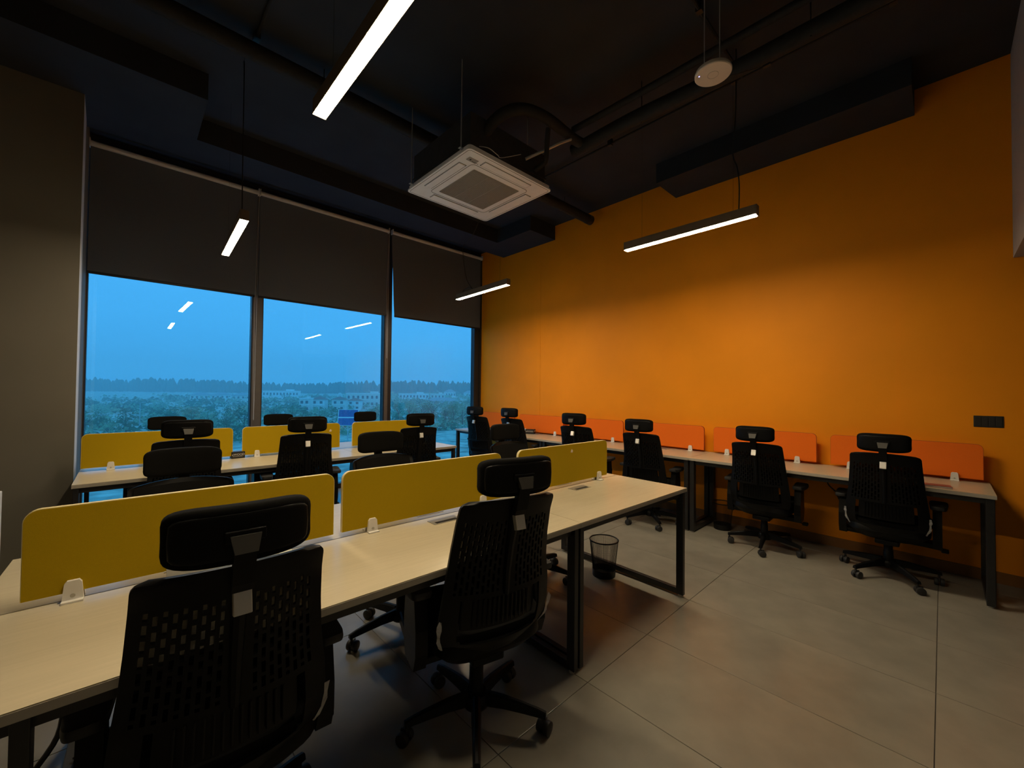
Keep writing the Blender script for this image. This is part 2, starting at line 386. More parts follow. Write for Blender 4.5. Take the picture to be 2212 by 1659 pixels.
ip = thing('insulated_pipe_run', 'thick black insulated pipe arching out of the air conditioner casing', 'pipe', (-1.72, -5.0, 3.7))
def rel(p, o): return [Vector(q) - Vector(o) for q in p]
O = (-1.72, -5.0, 3.7)
MB().tube(smooth_path(rel([(-2.779, -3.44, 3.40), (-2.74, -3.46, 3.5), (-2.676, -3.58, 3.62), (-2.533, -3.685, 3.69), (-2.294, -3.728, 3.71), (-1.921, -3.72, 3.70), (-1.77, -3.74, 3.70)], O), 6), .045, 12).build('pipe_bend', M_INSUL, ip, True)
MB().tube(smooth_path(rel([(-1.79, -3.62, 3.68), (-1.76, -4.2, 3.71), (-1.74, -4.9, 3.69), (-1.72, -5.6, 3.7), (-1.70, -6.38, 3.7)], O), 8), .058, 14).build('main_pipe', M_INSUL, ip, True)
MB().tube(smooth_path(rel([(-1.90, -3.70, 3.80), (-1.88, -4.4, 3.80), (-1.86, -6.38, 3.80)], O), 6), .028, 10).build('branch_pipe', M_INSUL, ip, True)
MB().tube(smooth_path(rel([(-2.237, -3.70, 3.66), (-2.225, -3.68, 3.58), (-2.174, -3.62, 3.45), (-2.176, -3.58, 3.42), (-2.184, -3.50, 3.40)], O), 5), .022, 10).build('drain_pipe', M_INSUL, ip, True)
MB().tube(rel([(-2.307, -3.50, 3.45), (-2.079, -3.711, 3.6), (-1.98, -3.74, 3.66)], O), .014, 8).build('copper_stub', M_ROD, ip, True)
for yy in (-4.3, -5.45):
    MB().tube(rel([(-1.75, yy, 3.64), (-1.75, yy, H)], O), .004, 5).build('pipe_hanger', M_STEEL, ip)
dp = thing('round_ceiling_duct', 'black round pipe running below the ceiling parallel to the windows', 'pipe', (-2.4, -2.55, 3.86))
MB().tube([(-3.85, .0, .02), (2.22, -.06, -.03)], .062, 16).build('duct', M_INSUL, dp, True)
MB().tube([(2.20, -.06, -.03), (2.29, -.06, -.03)], .066, 16).build('end_cap', M_STEEL, dp, True)
for xx in (-2.9, -1.3, .3, 1.75): MB().tube([(xx, -.03, .0), (xx, -.03, H-3.86)], .004, 5).build('pipe_hanger', M_STEEL, dp)
cd = thing('ceiling_conduit', 'thin black conduit along the ceiling beside the air conditioner', 'conduit', (-1.265, -4.5, 3.95))
MB().tube([(0, -1.85, 0), (0, 1.85, 0)], .011, 8).build('tube', M_INSUL, cd, True)
for yy in (-1.3, .82, -.35): MB().box(-.02, .02, yy-.02, yy+.02, -.018, .05).build('saddle', M_STEEL, cd)
cd2 = thing('ceiling_conduit', 'thin black conduit crossing the ceiling above the round access point', 'conduit', (-2.6, -4.91, 3.95))
MB().tube([(-1.2, 0, 0), (1.33, 0, 0)], .013, 8).build('tube', M_INSUL, cd2, True)
for xx in (-.6, .5): MB().box(xx-.02, xx+.02, -.02, .02, -.018, .05).build('saddle', M_STEEL, cd2)
cd3 = thing('ceiling_conduit', 'thin black conduit at the upper left corner of the ceiling', 'conduit', (-4.17, -2.9, 3.98))
MB().tube([(0, -1.4, 0), (0, .37, 0)], .011, 8).build('tube', M_INSUL, cd3, True)
MB().box(-.02, .02, .30, .36, -.02, .02).build('saddle', M_STEEL, cd3)

ap = thing('access_point', 'round white wireless access point hung from the ceiling on two rods', 'access point', (-2.335, -5.083, 3.285))
MB().lathe([(.06, .030), (.095, .026), (.1, .014), (.1, .004), (.096, 0)], 40).build('disc', M_AP, ap, True)
ad = MB(); ring(ad, .03, .0015, .0299, -.0008, .0005, 10); ad.build('logo_ring', M_ACG, ap)
MB().lathe([(.004, -.001), (.004, .001)], 10, Matrix.Translation((-.045, .062, 0))).build('status_light', M_LED, ap)
for (a, b) in (((-.05, .03), (.02, .06)), ((.02, -.03), (.06, .02))):
    MB().tube([(a[0], a[1], .03), (a[0], a[1], H-3.285)], .003, 6).build('hanger_rod', M_ROD, ap)
MB().box(-.07, .05, -.04, .05, .030, .042).build('bracket', M_STEEL, ap)
MB().tube(smooth_path([(.09, -.03, .02), (.14, -.10, .03), (.22, -.2, .06)], 5), .002, 5).box(.215, .235, -.24, -.2, .05, .062).build('cable_end', M_CABLE, ap)

# ================================================================ DESKS
def tabletop(parent, x0, x1, y0, y1, z=.75, t=.026):
    o = MB().box(x0+.0008, x1-.0008, y0+.0008, y1-.0008, z-.003, z).build('tabletop', M_TOP, parent)
    MB().bbox(x0, x1, y0, y1, z-t, z-.0028, .0012).build('edge_band', M_EDGE, o)
    return o
def cable_box(parent, x, y, z=.75, opened=False):
    o = MB().box(x-.078, x+.078, y-.037, y+.037, z, z+.0025).build('cable_box', M_GREYMET, parent)
    MB().box(x-.062, x+.062, y-.030, y-.006, z+.0025, z+.0032).build('cable_slot', M_DARK, o)
    if opened:
        Mx = Matrix.Translation((x, y+.03, z+.003)) @ Matrix.Rotation(R(62), 4, 'X')
        MB().bbox(-.074, .074, 0, .055, 0, .005, .001, Mx).build('raised_lid', M_GREYMET, o)
    return o
def leg_frame(parent, x, y0, y1, ztop=.724, w=.05, d=.03):
    m = MB()
    m.bbox(x-d/2, x+d/2, y0, y0+w, 0.012, ztop, .003); m.bbox(x-d/2, x+d/2, y1-w, y1, 0.012, ztop, .003)
    m.bbox(x-d/2, x+d/2, y0+w-.002, y1-w+.002, .012, .012+w*.8, .003); m.bbox(x-d/2, x+d/2, y0+w-.002, y1-w+.002, ztop-w*.8, ztop, .003)
    o = m.build('leg_frame', M_STEEL, parent)
    ft = MB()
    for yy in (y0+w/2, y1-w/2): ft.lathe([(.016, 0), (.016, .013)], 12, Matrix.Translation((x, yy, 0)))
    ft.build('levelling_foot', M_GREYMET, o)
    return o
def double_desk(label, x0, x1, y_near, D, rotz, pivot, boxes=(False,), inset=.022):
    cx = (x0+x1)/2; w = (x1-x0)/2
    loc = Vector((cx, y_near + D, 0))
    p = Vector((pivot[0], pivot[1], 0)); loc = p + Matrix.Rotation(rotz, 3, 'Z') @ (loc - p)
    t = thing('double_desk', label, 'desk', loc, rotz, 'back to back desks with yellow dividers')
    tabletop(t, -w+.001, w-.001, -D, -.002); tabletop(t, -w+.001, w-.001, .002, D)
    leg_frame(t, -(w-inset), -D+.012, D-.012); leg_frame(t, w-.022, -D+.012, D-.012)
    for yy in (-D+.035, -.06, .04, D-.055):
        MB().box(-w+.037, w-.037, yy, yy+.02, .684, .724).build('cross_beam', M_STEEL, t)
    for k, ob in enumerate(boxes):
        bx = -w + 2*w*(k+.5)/len(boxes)
        cable_box(t, bx, -.085, opened=ob); cable_box(t, bx, .085)
    return t
PF = (-1.987, -4.774); AF = -.0248; DF = .565
double_desk('long cream topped double desk at the left of the front yellow row', -5.14, -3.130, -4.774, DF, AF, PF, (True, False), .185)
double_desk('cream topped double desk at the right end of the front row with open leg frame', -3.130, -1.962, -4.774, DF, AF, PF)
DB = .585; PB = (-1.912, -1.978)
double_desk('long cream topped double desk of the window row beside the beige pier', -5.068, -3.055, -1.978, DB, 0, PB, (False, False))
double_desk('cream topped double desk at the right end of the window row near the corner', -3.055, -1.912, -1.978, DB, 0, PB)
WO = 1.0156; YE = -6.243; DO = .616
for i, lab in enumerate(('cream topped wall desk at the near right end of the orange wall', 'cream topped wall desk in the middle of the orange wall', 'cream topped wall desk at the far end of the orange wall by the window')):
    y0 = YE + 2*WO*i; y1 = y0 + 2*WO
    t = thing('wall_desk', lab, 'desk', (-DO/2 - .014, (y0+y1)/2, 0), R(-90), 'wall desks along the orange wall')
    h = WO; d = DO/2
    # local x runs along the wall, local +y points at the wall
    tabletop(t, -h+.001, h-.001, -d, d)
    for s in (-1, 1): leg_frame(t, s*(h-.03), -d+.012, d-.03, w=.055, d=.042)
    for yy in (-d+.035, d-.08): MB().box(-h+.05, h-.05, yy, yy+.02, .684, .724).build('cross_beam', M_STEEL, t)
    cable_box(t, -WO/2, d-.16); cable_box(t, WO/2, d-.16)

# ---------------------------------------------------------------- dividers
def divider(label, w, loc, rotz, fab, trim, group, clips, zb=.775, zt=1.042, both=True, sticker=None):
    t = thing('desk_divider', label, 'divider', loc, rotz, group)
    h = zt - zb; z0 = zb - .75
    o = MB().prism(rrect(-w/2+.002, w/2-.002, z0, z0+h-.002, .035, 6, True), -.0095, .0095, 'y').build('panel', fab, t)
    # edge strip around the board; on yellow boards its pale tone is painted light
    po = rrect(-w/2, w/2, z0, z0+h, .037, 6, True); k = len(po)
    # order open path: bottom-right up over the top to bottom-left
    pts = [po[-1]] + po[:-1]
    vs = []; fs = []
    for x, z in pts: vs += [(x, -.0085, z), (x, .0085, z)]
    inn = rrect(-w/2+.002, w/2-.002, z0, z0+h-.002, .035, 6, True); inn = [inn[-1]] + inn[:-1]
    n = len(pts)
    for x, z in inn: vs += [(x, -.0085, z), (x, .0085, z)]
    for a in range(n-1):
        fs += [(2*a, 2*a+1, 2*a+3, 2*a+2), (2*n+2*a, 2*n+2*a+2, 2*n+2*a+3, 2*n+2*a+1), (2*a, 2*a+2, 2*n+2*a+2, 2*n+2*a), (2*a+1, 2*n+2*a+1, 2*n+2*a+3, 2*a+3)]
    MB().add(vs, fs).build('edge_trim', trim, o)
    for cxx in clips:
        c = MB()
        for s in ((-1, 1) if both else (-1,)):
            c.prism([(cxx-.024, .0005), (cxx+.024, .0005), (cxx+.019, .055), (cxx+.013, .063), (cxx-.013, .063), (cxx-.019, .055)], s*.0095, s*.022, 'y')
            c.box(cxx-.024, cxx+.024, min(s*.0095, s*.040), max(s*.0095, s*.040), .0005, .006)
        co = c.build('clip', M_CLIP, t)
        MB().lathe([(.006, 0), (.006, .0015)], 12, Matrix.Translation((cxx, -.022, .018)) @ Matrix.Rotation(R(90), 4, 'X')).build('screw', M_GREYMET, co)
    if sticker:
        sx, sz, sw = sticker
        MB().prism([(sx-sw, sz-sw*.8), (sx+sw*.8, sz-sw), (sx+sw, sz+.2*sw), (sx, sz+sw), (sx-sw*.6, sz+sw*.3)], -.0102, -.0094, 'y').build('torn_sticker', M_STICK, t)
    return t
def rowF(x):
    p = Vector((PF[0], PF[1], 0)); q = p + Matrix.Rotation(AF, 3, 'Z') @ (Vector((x, PF[1] + DF, 0)) - p); return (q.x, q.y, .75)
GY = 'yellow desk dividers'
divider('yellow divider board at the near left of the front row, largest in view', .885, rowF(-4.595), AF, M_YEL, M_YLIT, GY, (-.335, .25))
divider('yellow divider board in the middle of the front row behind the perforated chair', .925, rowF(-3.655), AF, M_YEL, M_YLIT, GY, (-.325, .325))
divider('yellow divider board at the right end of the front row with a white sticker', .935, rowF(-2.585), AF, M_YEL, M_YLIT, GY, (-.35, .36), sticker=(.045, .965-.75+.03, .012))
yb = -1.978 + DB
divider('yellow divider board at the left end of the window row touching the beige pier', .985, (-4.565, yb, .75), 0, M_YEL, M_YLIT, GY, (-.325, .325))
divider('yellow divider board in the middle of the window row', .915, (-3.54, yb, .75), 0, M_YEL, M_YLIT, GY, (-.335, .3), sticker=(.355, .965-.75, .014))
divider('yellow divider board at the right end of the window row near the corner', .935, (-2.475, yb, .75), 0, M_YEL, M_YLIT, GY, (-.33, .33))
for i, lab in enumerate(('first orange divider board from the right edge, by the black switch plate', 'second orange divider board from the right edge', 'third orange divider board from the right, right of the far seam chair', 'fourth orange divider board from the right', 'fifth orange divider board from the right, behind the small black box', 'orange divider board in the far corner by the window')):
    yc = [-5.749, -4.725, -3.703, -2.68, -1.675, -.62][i]; w = [.92, .92, .92, .92, .92, .95][i]
    divider(lab, w, (-.098, yc, .75), R(-90), M_ORS, M_OTRIM, 'orange desk dividers', (-.32, .31), both=False)

# ================================================================ CHAIRS
PROF = [(.34, -.175), (.38, -.205), (.42, -.225), (.5, -.243), (.6, -.25), (.7, -.258), (.8, -.279), (.9, -.309), (.985, -.343)]
HWID = [(.34, .150), (.365, .185), (.40, .214), (.45, .234), (.52, .236), (.6, .228), (.7, .215), (.8, .206), (.9, .199), (.985, .195)]
def back_pt(s, z, off=0.0):
    hw = interp(HWID, z)
    ztop = .985
    if z > ztop - .03:
        q = (z - (ztop - .03))/.03; hw -= .03*(1 - math.sqrt(max(0, 1-q*q)))
    wrap = .055 + .03*max(0, (.6-z)/.25)
    return Vector((s*hw, interp(PROF, z) + wrap*abs(s)**2.2 + off, z - .012*s*s*max(0, (z-.9)/.085)))
def shell(keep, z0, z1, nz, ns, t, off=0.0, srange=(-1, 1)):
    vs = []; fs = []; idx = {}
    def vid(i, j, k):
        key = (i, j, k)
        if key not in idx:
            s = srange[0] + (srange[1]-srange[0])*i/ns; z = z0 + (z1-z0)*j/nz
            idx[key] = len(vs); vs.append(back_pt(s, z, off + (0 if k == 0 else t)))
        return idx[key]
    K = {(i, j) for i in range(ns) for j in range(nz) if keep(i, j, srange[0] + (srange[1]-srange[0])*(i+.5)/ns, z0 + (z1-z0)*(j+.5)/nz)}
    for (i, j) in K:
        fs.append((vid(i, j, 0), vid(i+1, j, 0), vid(i+1, j+1, 0), vid(i, j+1, 0)))
        fs.append((vid(i, j, 1), vid(i, j+1, 1), vid(i+1, j+1, 1), vid(i+1, j, 1)))
        for (di, dj, a, b) in ((-1, 0, (i, j), (i, j+1)), (1, 0, (i+1, j+1), (i+1, j)), (0, -1, (i+1, j), (i, j)), (0, 1, (i, j+1), (i+1, j+1))):
            if (i+di, j+dj) not in K:
                fs.append((vid(*a, 0), vid(*b, 0), vid(*b, 1), vid(*a, 1)))
    return MB().add(vs, fs)
def keep_back(i, j, s, z):
    a = abs(s)
    if .425 < z < .605:                                    # open window of the lower back
        lim = .76 - .10*max(0, (.47-z)/.045)**2 - .06*max(0, (z-.585)/.02)
        if a < lim: return False
    if .625 < z < .895 and .11 < a < .86:                  # staggered slots
        if i % 2 == 1 and (j + (2 if (i//2) % 2 else 0)) % 4 != 0: return False
    return True
me_back = shell(keep_back, .34, .985, 66, 46, .012).mesh('backrest', M_CHAIR, True)
me_cover = shell(lambda i, j, s, z: abs(s) < .95, .60, .965, 16, 20, .004, .016).mesh('mesh_cover', M_MESH, True)
lum = shell(lambda i, j, s, z: True, .475, .60, 6, 16, .012, .022, (-.66, .66))
for k in range(13):
    s = -.5 + k/12.0
    a, b = back_pt(s, .49, .016), back_pt(s, .59, .016)
    lum.tube([a, b], .0035, 5)
me_lum = lum.mesh('lumbar_pad', M_CHAIR, True)
def bendhead(v):
    x, y, z = v
    x *= 1 - .045*(1 - (z/.066)**2)
    return Vector((x, y + 1.6*x*x - .35*z*z/.066*0, z))
HRC = (0, -.352, 1.062)
me_head = MB().super(HRC, (.155, .026, .066), .42, 44, 18, bendhead).mesh('headrest', M_FABRIC, True)
def bendhead2(v):
    x, y, z = v; return Vector((x, y + 1.6*x*x, z))
me_hshell = MB().super((0, -.372, 1.062), (.138, .010, .050), .3, 32, 10, bendhead2).mesh('headrest_shell', M_CHAIR, True)
me_post = MB().prism([(-.388, 1.025), (-.380, 1.055), (-.366, 1.05), (-.338, .945), (-.326, .925), (-.352, .925), (-.364, .945)], -.022, .022, 'x').bbox(-.040, .040, -.388, -.376, 1.050, 1.076, .003).mesh('headrest_post', M_CHAIR)
me_brk = MB().add([(-.030, -.392, 1.066), (.030, -.392, 1.066), (.0225, -.402, 1.028), (-.0225, -.402, 1.028), (-.030, -.380, 1.066), (.030, -.380, 1.066), (.0225, -.368, 1.028), (-.0225, -.368, 1.028)], [(0,1,2,3),(4,7,6,5),(0,4,5,1),(1,5,6,2),(2,6,7,3),(3,7,4,0)]).mesh('headrest_bracket', M_BRACK)
Ml = Matrix.Translation((0, -.347, .899)) @ Matrix.Rotation(R(-17), 4, 'X')
me_latch = MB().bbox(-.0185, .0185, -.012, .012, -.026, .026, .002, Ml).mesh('height_latch', M_SILVER)
me_spine = MB().tube([back_pt(0, .61, -.004), back_pt(0, .7, -.004), back_pt(0, .8, -.004), back_pt(0, .9, -.004), back_pt(0, .95, -.003)], [.012, .014, .016, .018, .014], 8).mesh('spine', M_CHAIR, True)
def seatfn(v):
    x, y, z = v
    return Vector((x*(1 - .08*max(0, -y)/.24), y, z - .025*max(0, (y-.10)/.14)**2 + .010*abs(x/.245)**2))
me_seat = MB().super((0, .045, .430), (.245, .240, .034), .38, 36, 12, seatfn).mesh('seat_cushion', M_FABRIC, True)
me_pan = MB().super((0, .02, .372), (.238, .222, .078), .5, 32, 12, lambda v: Vector((v.x*(1-.30*max(0, -v.z)/.078), v.y*(1-.28*max(0, -v.z)/.078), v.z))).mesh('seat_pan', M_CHAIR, True)
me_mech = MB().bbox(-.07, .07, -.12, .09, .268, .305, .008).tube([(.06, .0, .285), (.20, .03, .278), (.29, .04, .272)], .006, 6).bbox(.285, .325, .015, .065, .258, .282, .006).mesh('tilt_mechanism', M_CHAIR)
def arm_mesh(s):
    m = MB()
    m.bbox(min(s*.12, s*.285), max(s*.12, s*.285), -.055, .055, .300, .330, .006)
    m.prism([(-.060, .295), (.055, .295), (.080, .36), (.078, .45), (.058, .578), (-.058, .578), (-.085, .45), (-.085, .36)], s*.243, s*.292, 'x')
    return m.mesh('armrest_post', M_CHAIR)
def pad_mesh(s):
    return MB().super((s*.274, .0, .592), (.047, .125, .018), .4, 24, 8, lambda v: Vector((v.x*(1+.15*v.y/.125), v.y, v.z + .01*(v.y/.125)**2))).mesh('armrest_pad', M_RUBBER, True)
me_arm = [arm_mesh(-1), arm_mesh(1)]; me_pad = [pad_mesh(-1), pad_mesh(1)]
me_cyl = MB().lathe([(.030, .085), (.030, .20), (.027, .205), (.027, .25), (.014, .255), (.014, .345)], 16).mesh('gas_lift', M_CHAIR, True)
me_hub = MB().lathe([(.052, .078), (.056, .085), (.056, .118), (.046, .130), (.03, .132)], 20).mesh('base_hub', M_CHAIR, True)
lg = MB()
secs = [(.04, .115, .021, .026), (.12, .112, .019, .022), (.20, .102, .0165, .018), (.265, .092, .015, .014), (.30, .084, .014, .011)]
vs = []; fs = []
for r_, zc, hw, hh in secs: vs += [(r_, -hw, zc-hh), (r_, hw, zc-hh), (r_, hw*.75, zc+hh*.7), (r_, hw*.35, zc+hh), (r_, -hw*.35, zc+hh), (r_, -hw*.75, zc+hh*.7)]
for a in range(len(secs)-1):
    for k in range(6): fs.append((a*6+k, a*6+(k+1) % 6, (a+1)*6+(k+1) % 6, (a+1)*6+k))
fs += [tuple(range(5, -1, -1)), tuple(range(24, 30))]
me_leg = lg.add(vs, fs).mesh('base_leg', M_CHAIR)
cs = MB()
for sgn in (-1, 1):
    Mw = Matrix.Translation((-.012, sgn*.0165, .0275)) @ Matrix.Rotation(R(90), 4, 'X')
    cs.lathe([(.020, -.0115), (.0265, -.009), (.0275, -.004), (.0275, .006), (.025, .0105), (.012, .0115)], 18, Mw)
cs.tube([(0, 0, .03), (0, 0, .078)], .007, 8); cs.bbox(-.030, .012, -.005, .005, .03, .058, .003)
me_caster = cs.mesh('caster', M_RUBBER, True)
def film(s, seed):
    rnd = random.Random(seed); vs = []; fs = []; n = 12
    for k in range(n+1):
        z = .33 + .20*k/n; p = back_pt(s*(.99), z, -.006); w = .004 + .010*rnd.random() + (.018 if k < 3 and s > 0 else 0)
        vs += [(p.x - s*w*.4, p.y-.004 - .004*rnd.random(), z), (p.x + s*w, p.y-.001 - .006*rnd.random(), z + .004*rnd.random())]
    for k in range(n): fs.append((2*k, 2*k+1, 2*k+3, 2*k+2))
    return MB().add(vs, fs)
def chair(label, x, y, yaw, lift=0.0, base=0.0, films=(), caster=0.0):
    t = thing('office_chair', label, 'chair', (x, y, 0), R(yaw), 'black high-back office chairs')
    U = (0, 0, lift)
    b = link('backrest', me_back, t, U)
    link('spine', me_spine, b); link('mesh_cover', me_cover, b)
    link('lumbar_pad', me_lum, t, U)
    h = link('headrest', me_head, t, U)
    link('headrest_shell', me_hshell, h); link('headrest_bracket', me_brk, h)
    link('headrest_post', me_post, t, U); link('height_latch', me_latch, t, U)
    link('seat_cushion', me_seat, t, U); link('seat_pan', me_pan, t, U); link('tilt_mechanism', me_mech, t, U)
    for k in (0, 1):
        a = link('armrest', me_arm[k], t, U); link('armrest_pad', me_pad[k], a)
    link('gas_lift', me_cyl, t, (0, 0, lift*.9)); hb = link('base_hub', me_hub, t)
    rnd = random.Random(label)
    for k in range(5):
        a = R(base + 72*k)
        l = link('base_leg', me_leg, t, (0, 0, 0), a)
        link('caster', me_caster, l, (.287, 0, 0), rnd.uniform(-2.5, 2.5))
    for s in films:
        f = film(s, len(label)); o = f.build('plastic_film', M_FILM, t, label='torn clear protective film'); o.location = U
    return t
chair('black high-back office chair at the near left desk, largest and closest to the camera', -4.585, -4.535, -3, .015, 30, (-1, 1))
chair('black office chair with perforated back, second nearest to the camera, at the front row', -3.70, -4.625, -14, .045, 30, (-1, 1))
chair('black office chair facing the camera behind the near left yellow divider', -4.615, -3.79, 177, -.01, 10)
chair('black office chair facing the camera behind the middle yellow divider of the front row', -3.615, -3.815, 178, .01, 0)
chair('black office chair facing the camera behind the right end of the front row', -2.545, -3.85, 180, .012, 40)
chair('black office chair seen from behind at the left desk of the window row', -4.47, -1.93, -2, .055, 20)
chair('black office chair seen from behind at the middle desk of the window row', -3.64, -2.01, -10, .055, 50)
chair('black office chair seen from behind at the right desk of the window row', -2.50, -1.93, -12, .045, 5)
chair('black chair on the window side, its headrest showing above the window row left divider', -4.52, -1.045, 178, .0, 15)
chair('black chair on the window side, its headrest showing above the window row middle divider', -3.54, -1.045, 178, -.005, 45)
chair('black chair on the window side, its headrest showing above the window row right divider', -2.50, -1.045, 180, -.005, 70)
chair('black office chair farthest away in the corner beside the window, turned sideways', -.66, -1.05, -76, .05, 30)
chair('second black office chair from the window along the orange wall', -.56, -1.76, -84, .05, 10)
chair('third black office chair from the window along the orange wall', -.82, -3.08, -80, .045, 60)
chair('fourth black office chair from the window along the orange wall, by the desk seam', -.63, -3.80, -84, .01, 22)
chair('second black office chair from the right edge at the orange wall', -.505, -4.86, -88, .0, 61)
chair('rightmost black office chair at the orange wall, with torn clear film', -.47, -5.70, -90, .0, 18, (-1, 1))

# ================================================================ SMALL THINGS
def mesh_bin(label, x, y, r0=.085, r1=.108, h=.27):
    t = thing('waste_bin', label, 'bin', (x, y, 0), 0, 'wire mesh waste bins')
    m = MB(); n = 84
    for k in range(n):
        a = 2*math.pi*k/n; c, s = math.cos(a), math.sin(a)
        m.tube([(r0*c, r0*s, .05), (r1*c, r1*s, h)], .0008, 4, False)
    for k in range(30):
        f = .05 + (h-.05)*k/29; r = r0 + (r1-r0)*(f-.05)/(h-.05)
        pts = [(r*math.cos(2*math.pi*q/28), r*math.sin(2*math.pi*q/28), f) for q in range(29)]
        m.tube(pts, .0006, 3, False)
    m.build('wire_mesh', M_BIN, t, kind='stuff')
    rm = MB(); rm.tube([(r1*math.cos(2*math.pi*q/32), r1*math.sin(2*math.pi*q/32), h) for q in range(33)], .005, 8, False); rm.build('rim', M_BIN, t, True)
    MB().lathe([(r0-.002, 0.002), (r0+.002, .0), (r0+.004, .052), (r0+.001, .052), (r0-.001, .006)], 32).build('base', M_BIN, t, True)
mesh_bin('black wire mesh waste bin under the right end of the front desk row', -2.10, -4.19)
mesh_bin('black wire mesh waste bin under the wall desk beside the seam', -.26, -4.41, .08, .1, .27)

def text_mesh(body, size, m, name='lettering'):
    c = bpy.data.curves.new(name, 'FONT'); c.body = body; c.size = size; c.align_x = 'CENTER'; c.align_y = 'CENTER'; c.extrude = .0003
    o = bpy.data.objects.new(name, c); COL.objects.link(o)
    dg = bpy.context.evaluated_depsgraph_get(); me = bpy.data.meshes.new_from_object(o.evaluated_get(dg))
    bpy.data.objects.remove(o); me.materials.clear(); me.materials.append(m); return me
tm = text_mesh('eWOOD', .026, M_PRINT)
b1 = thing('product_box', 'small black product box with pale lettering in the gap between the window row dividers', 'box', (-4.03, -1.376, .751), R(2))
MB().bbox(-.055, .055, -.035, .035, 0, .062, .002).build('carton', M_BOX, b1)
o = link('lettering', tm, b1, (.0, -.0355, .035)); o.rotation_euler = (R(90), 0, 0)
MB().box(-.045, .035, -.0357, -.0350, .0175, .0195).build('print_line', M_PRINT, b1)
b2 = thing('product_box', 'small black product box with a pale label on the far wall desk', 'box', (-.20, -1.555, .751), R(-62))
MB().bbox(-.07, .07, -.05, .05, 0, .07, .002).build('carton', M_BOX, b2)
o = link('lettering', tm, b2, (0, -.0505, .04)); o.rotation_euler = (R(90), 0, 0); o.scale = (1.15, 1.1, 1)
o = link('lettering', tm, b2, (.0705, 0, .042)); o.rotation_euler = (R(90), 0, R(90)); o.scale = (.8, .7, 1)
pb = thing('maroon_notebook', 'thin maroon notebook lying on the wall desk beside the rightmost chair', 'notebook', (-.545, -5.955, .751), R(8))
MB().bbox(-.045, .045, -.085, .085, 0, .003, .001).bbox(-.045, .045, -.085, .085, .011, .014, .001).build('cover', M_RED, pb)
MB().box(-.042, .043, -.082, .082, .003, .011).build('pages', M_PRINT, pb)
cp = thing('wall_cabinet', 'white metal cabinet at the far left edge behind the front desks', 'cabinet', (-5.553, -2.6, 0), 0)
MB().bbox(-.25, .25, -.22, .22, .03, .825, .004).build('body', M_WHITE, cp)
MB().bbox(-.245, .245, -.232, -.221, .05, .80, .003).build('door', M_WHITE, cp)
MB().bbox(.205, .222, -.25, -.232, .66, .72, .003).build('handle', M_DARK, cp)
MB().box(-.23, .23, -.2, .2, 0, .03).build('plinth', M_DARK, cp)
sw = thing('switch_plate', 'black wall switch plate on the orange wall at the far right', 'switch', (0, -6.24, 1.213), R(-90))
MB().bbox(-.076, .076, -.009, -.0005, -.044, .044, .003).build('plate', M_SW, sw)
for k in range(4): MB().bbox(-.069+.035*k, -.037+.035*k, -.0125, -.009, -.034, .034, .0015).build('rocker', M_SW, sw)
cb = thing('desk_cable', 'black cable hanging below the wall desk left of the rightmost chair', 'cable', (-.16, -5.33, .70))
MB().tube(smooth_path([(0, .06, 0), (-.01, .05, -.10), (.0, .0, -.16), (.01, -.03, -.24), (0, -.06, -.32), (.02, -.12, -.30)], 6), .005, 6).build('cord', M_CABLE, cb, True)
cb = thing('desk_cable', 'black cable looping beside the nearest chair under the near left desk', 'cable', (-4.93, -4.55, .60))
MB().tube(smooth_path([(.03, 0, .09), (.02, 0, -.02), (-.035, 0, -.12), (-.03, 0, -.22), (.02, 0, -.25), (.06, 0, -.24)], 6), .006, 6).build('cord', M_CABLE, cb, True)

# ================================================================ OUTDOORS
G = -8.0
CX, CY = -4.807, -5.999
S = 1.74
def far(x, y): return (CX + (x-CX)*S, CY + (y-CY)*S)
M_GRASS = mat('rough_grass_ground', (0.46, 0.48, 0.40), .95, var=.5, vscale=.45, bump=.3, bscale=4, spec=.1)
M_HILL = mat('wooded_ground', (0.05, 0.075, 0.05), .95, var=.3, vscale=.05, spec=.05)
M_LEAF = [mat('leaf_green_%s' % k, c, .8, var=.35, vscale=1.2, spec=.2) for k, c in (('mid', (.15, .26, .13)), ('dark', (.11, .19, .10)), ('pale', (.30, .42, .25)))]
M_TRUNK = mat('bark', (.07, .06, .05), .9, var=.2, vscale=6)
M_FOREST = mat('forest_canopy', (.035, .06, .04), .9, var=.3, vscale=.3, spec=.05)
M_STUCCO = mat('pale_stucco', (.88, .87, .85), .8, var=.05, vscale=.8)
M_STUCCO2 = mat('cream_stucco', (.78, .74, .68), .8, var=.06, vscale=.8)
M_ROOFR = mat('red_clay_roof', (.34, .14, .11), .8, var=.12, vscale=2)
M_ROOFG = mat('grey_roof', (.32, .33, .35), .8, var=.1, vscale=2)
M_WIN = mat('dark_house_window', (.05, .06, .08), .2, var=.05)
M_SOLAR = mat('solar_cells', (.03, .07, .30), .3, var=.5, vscale=9)
M_POLE = mat('galvanised_pole', (.55, .56, .58), .5, .2, var=.05)
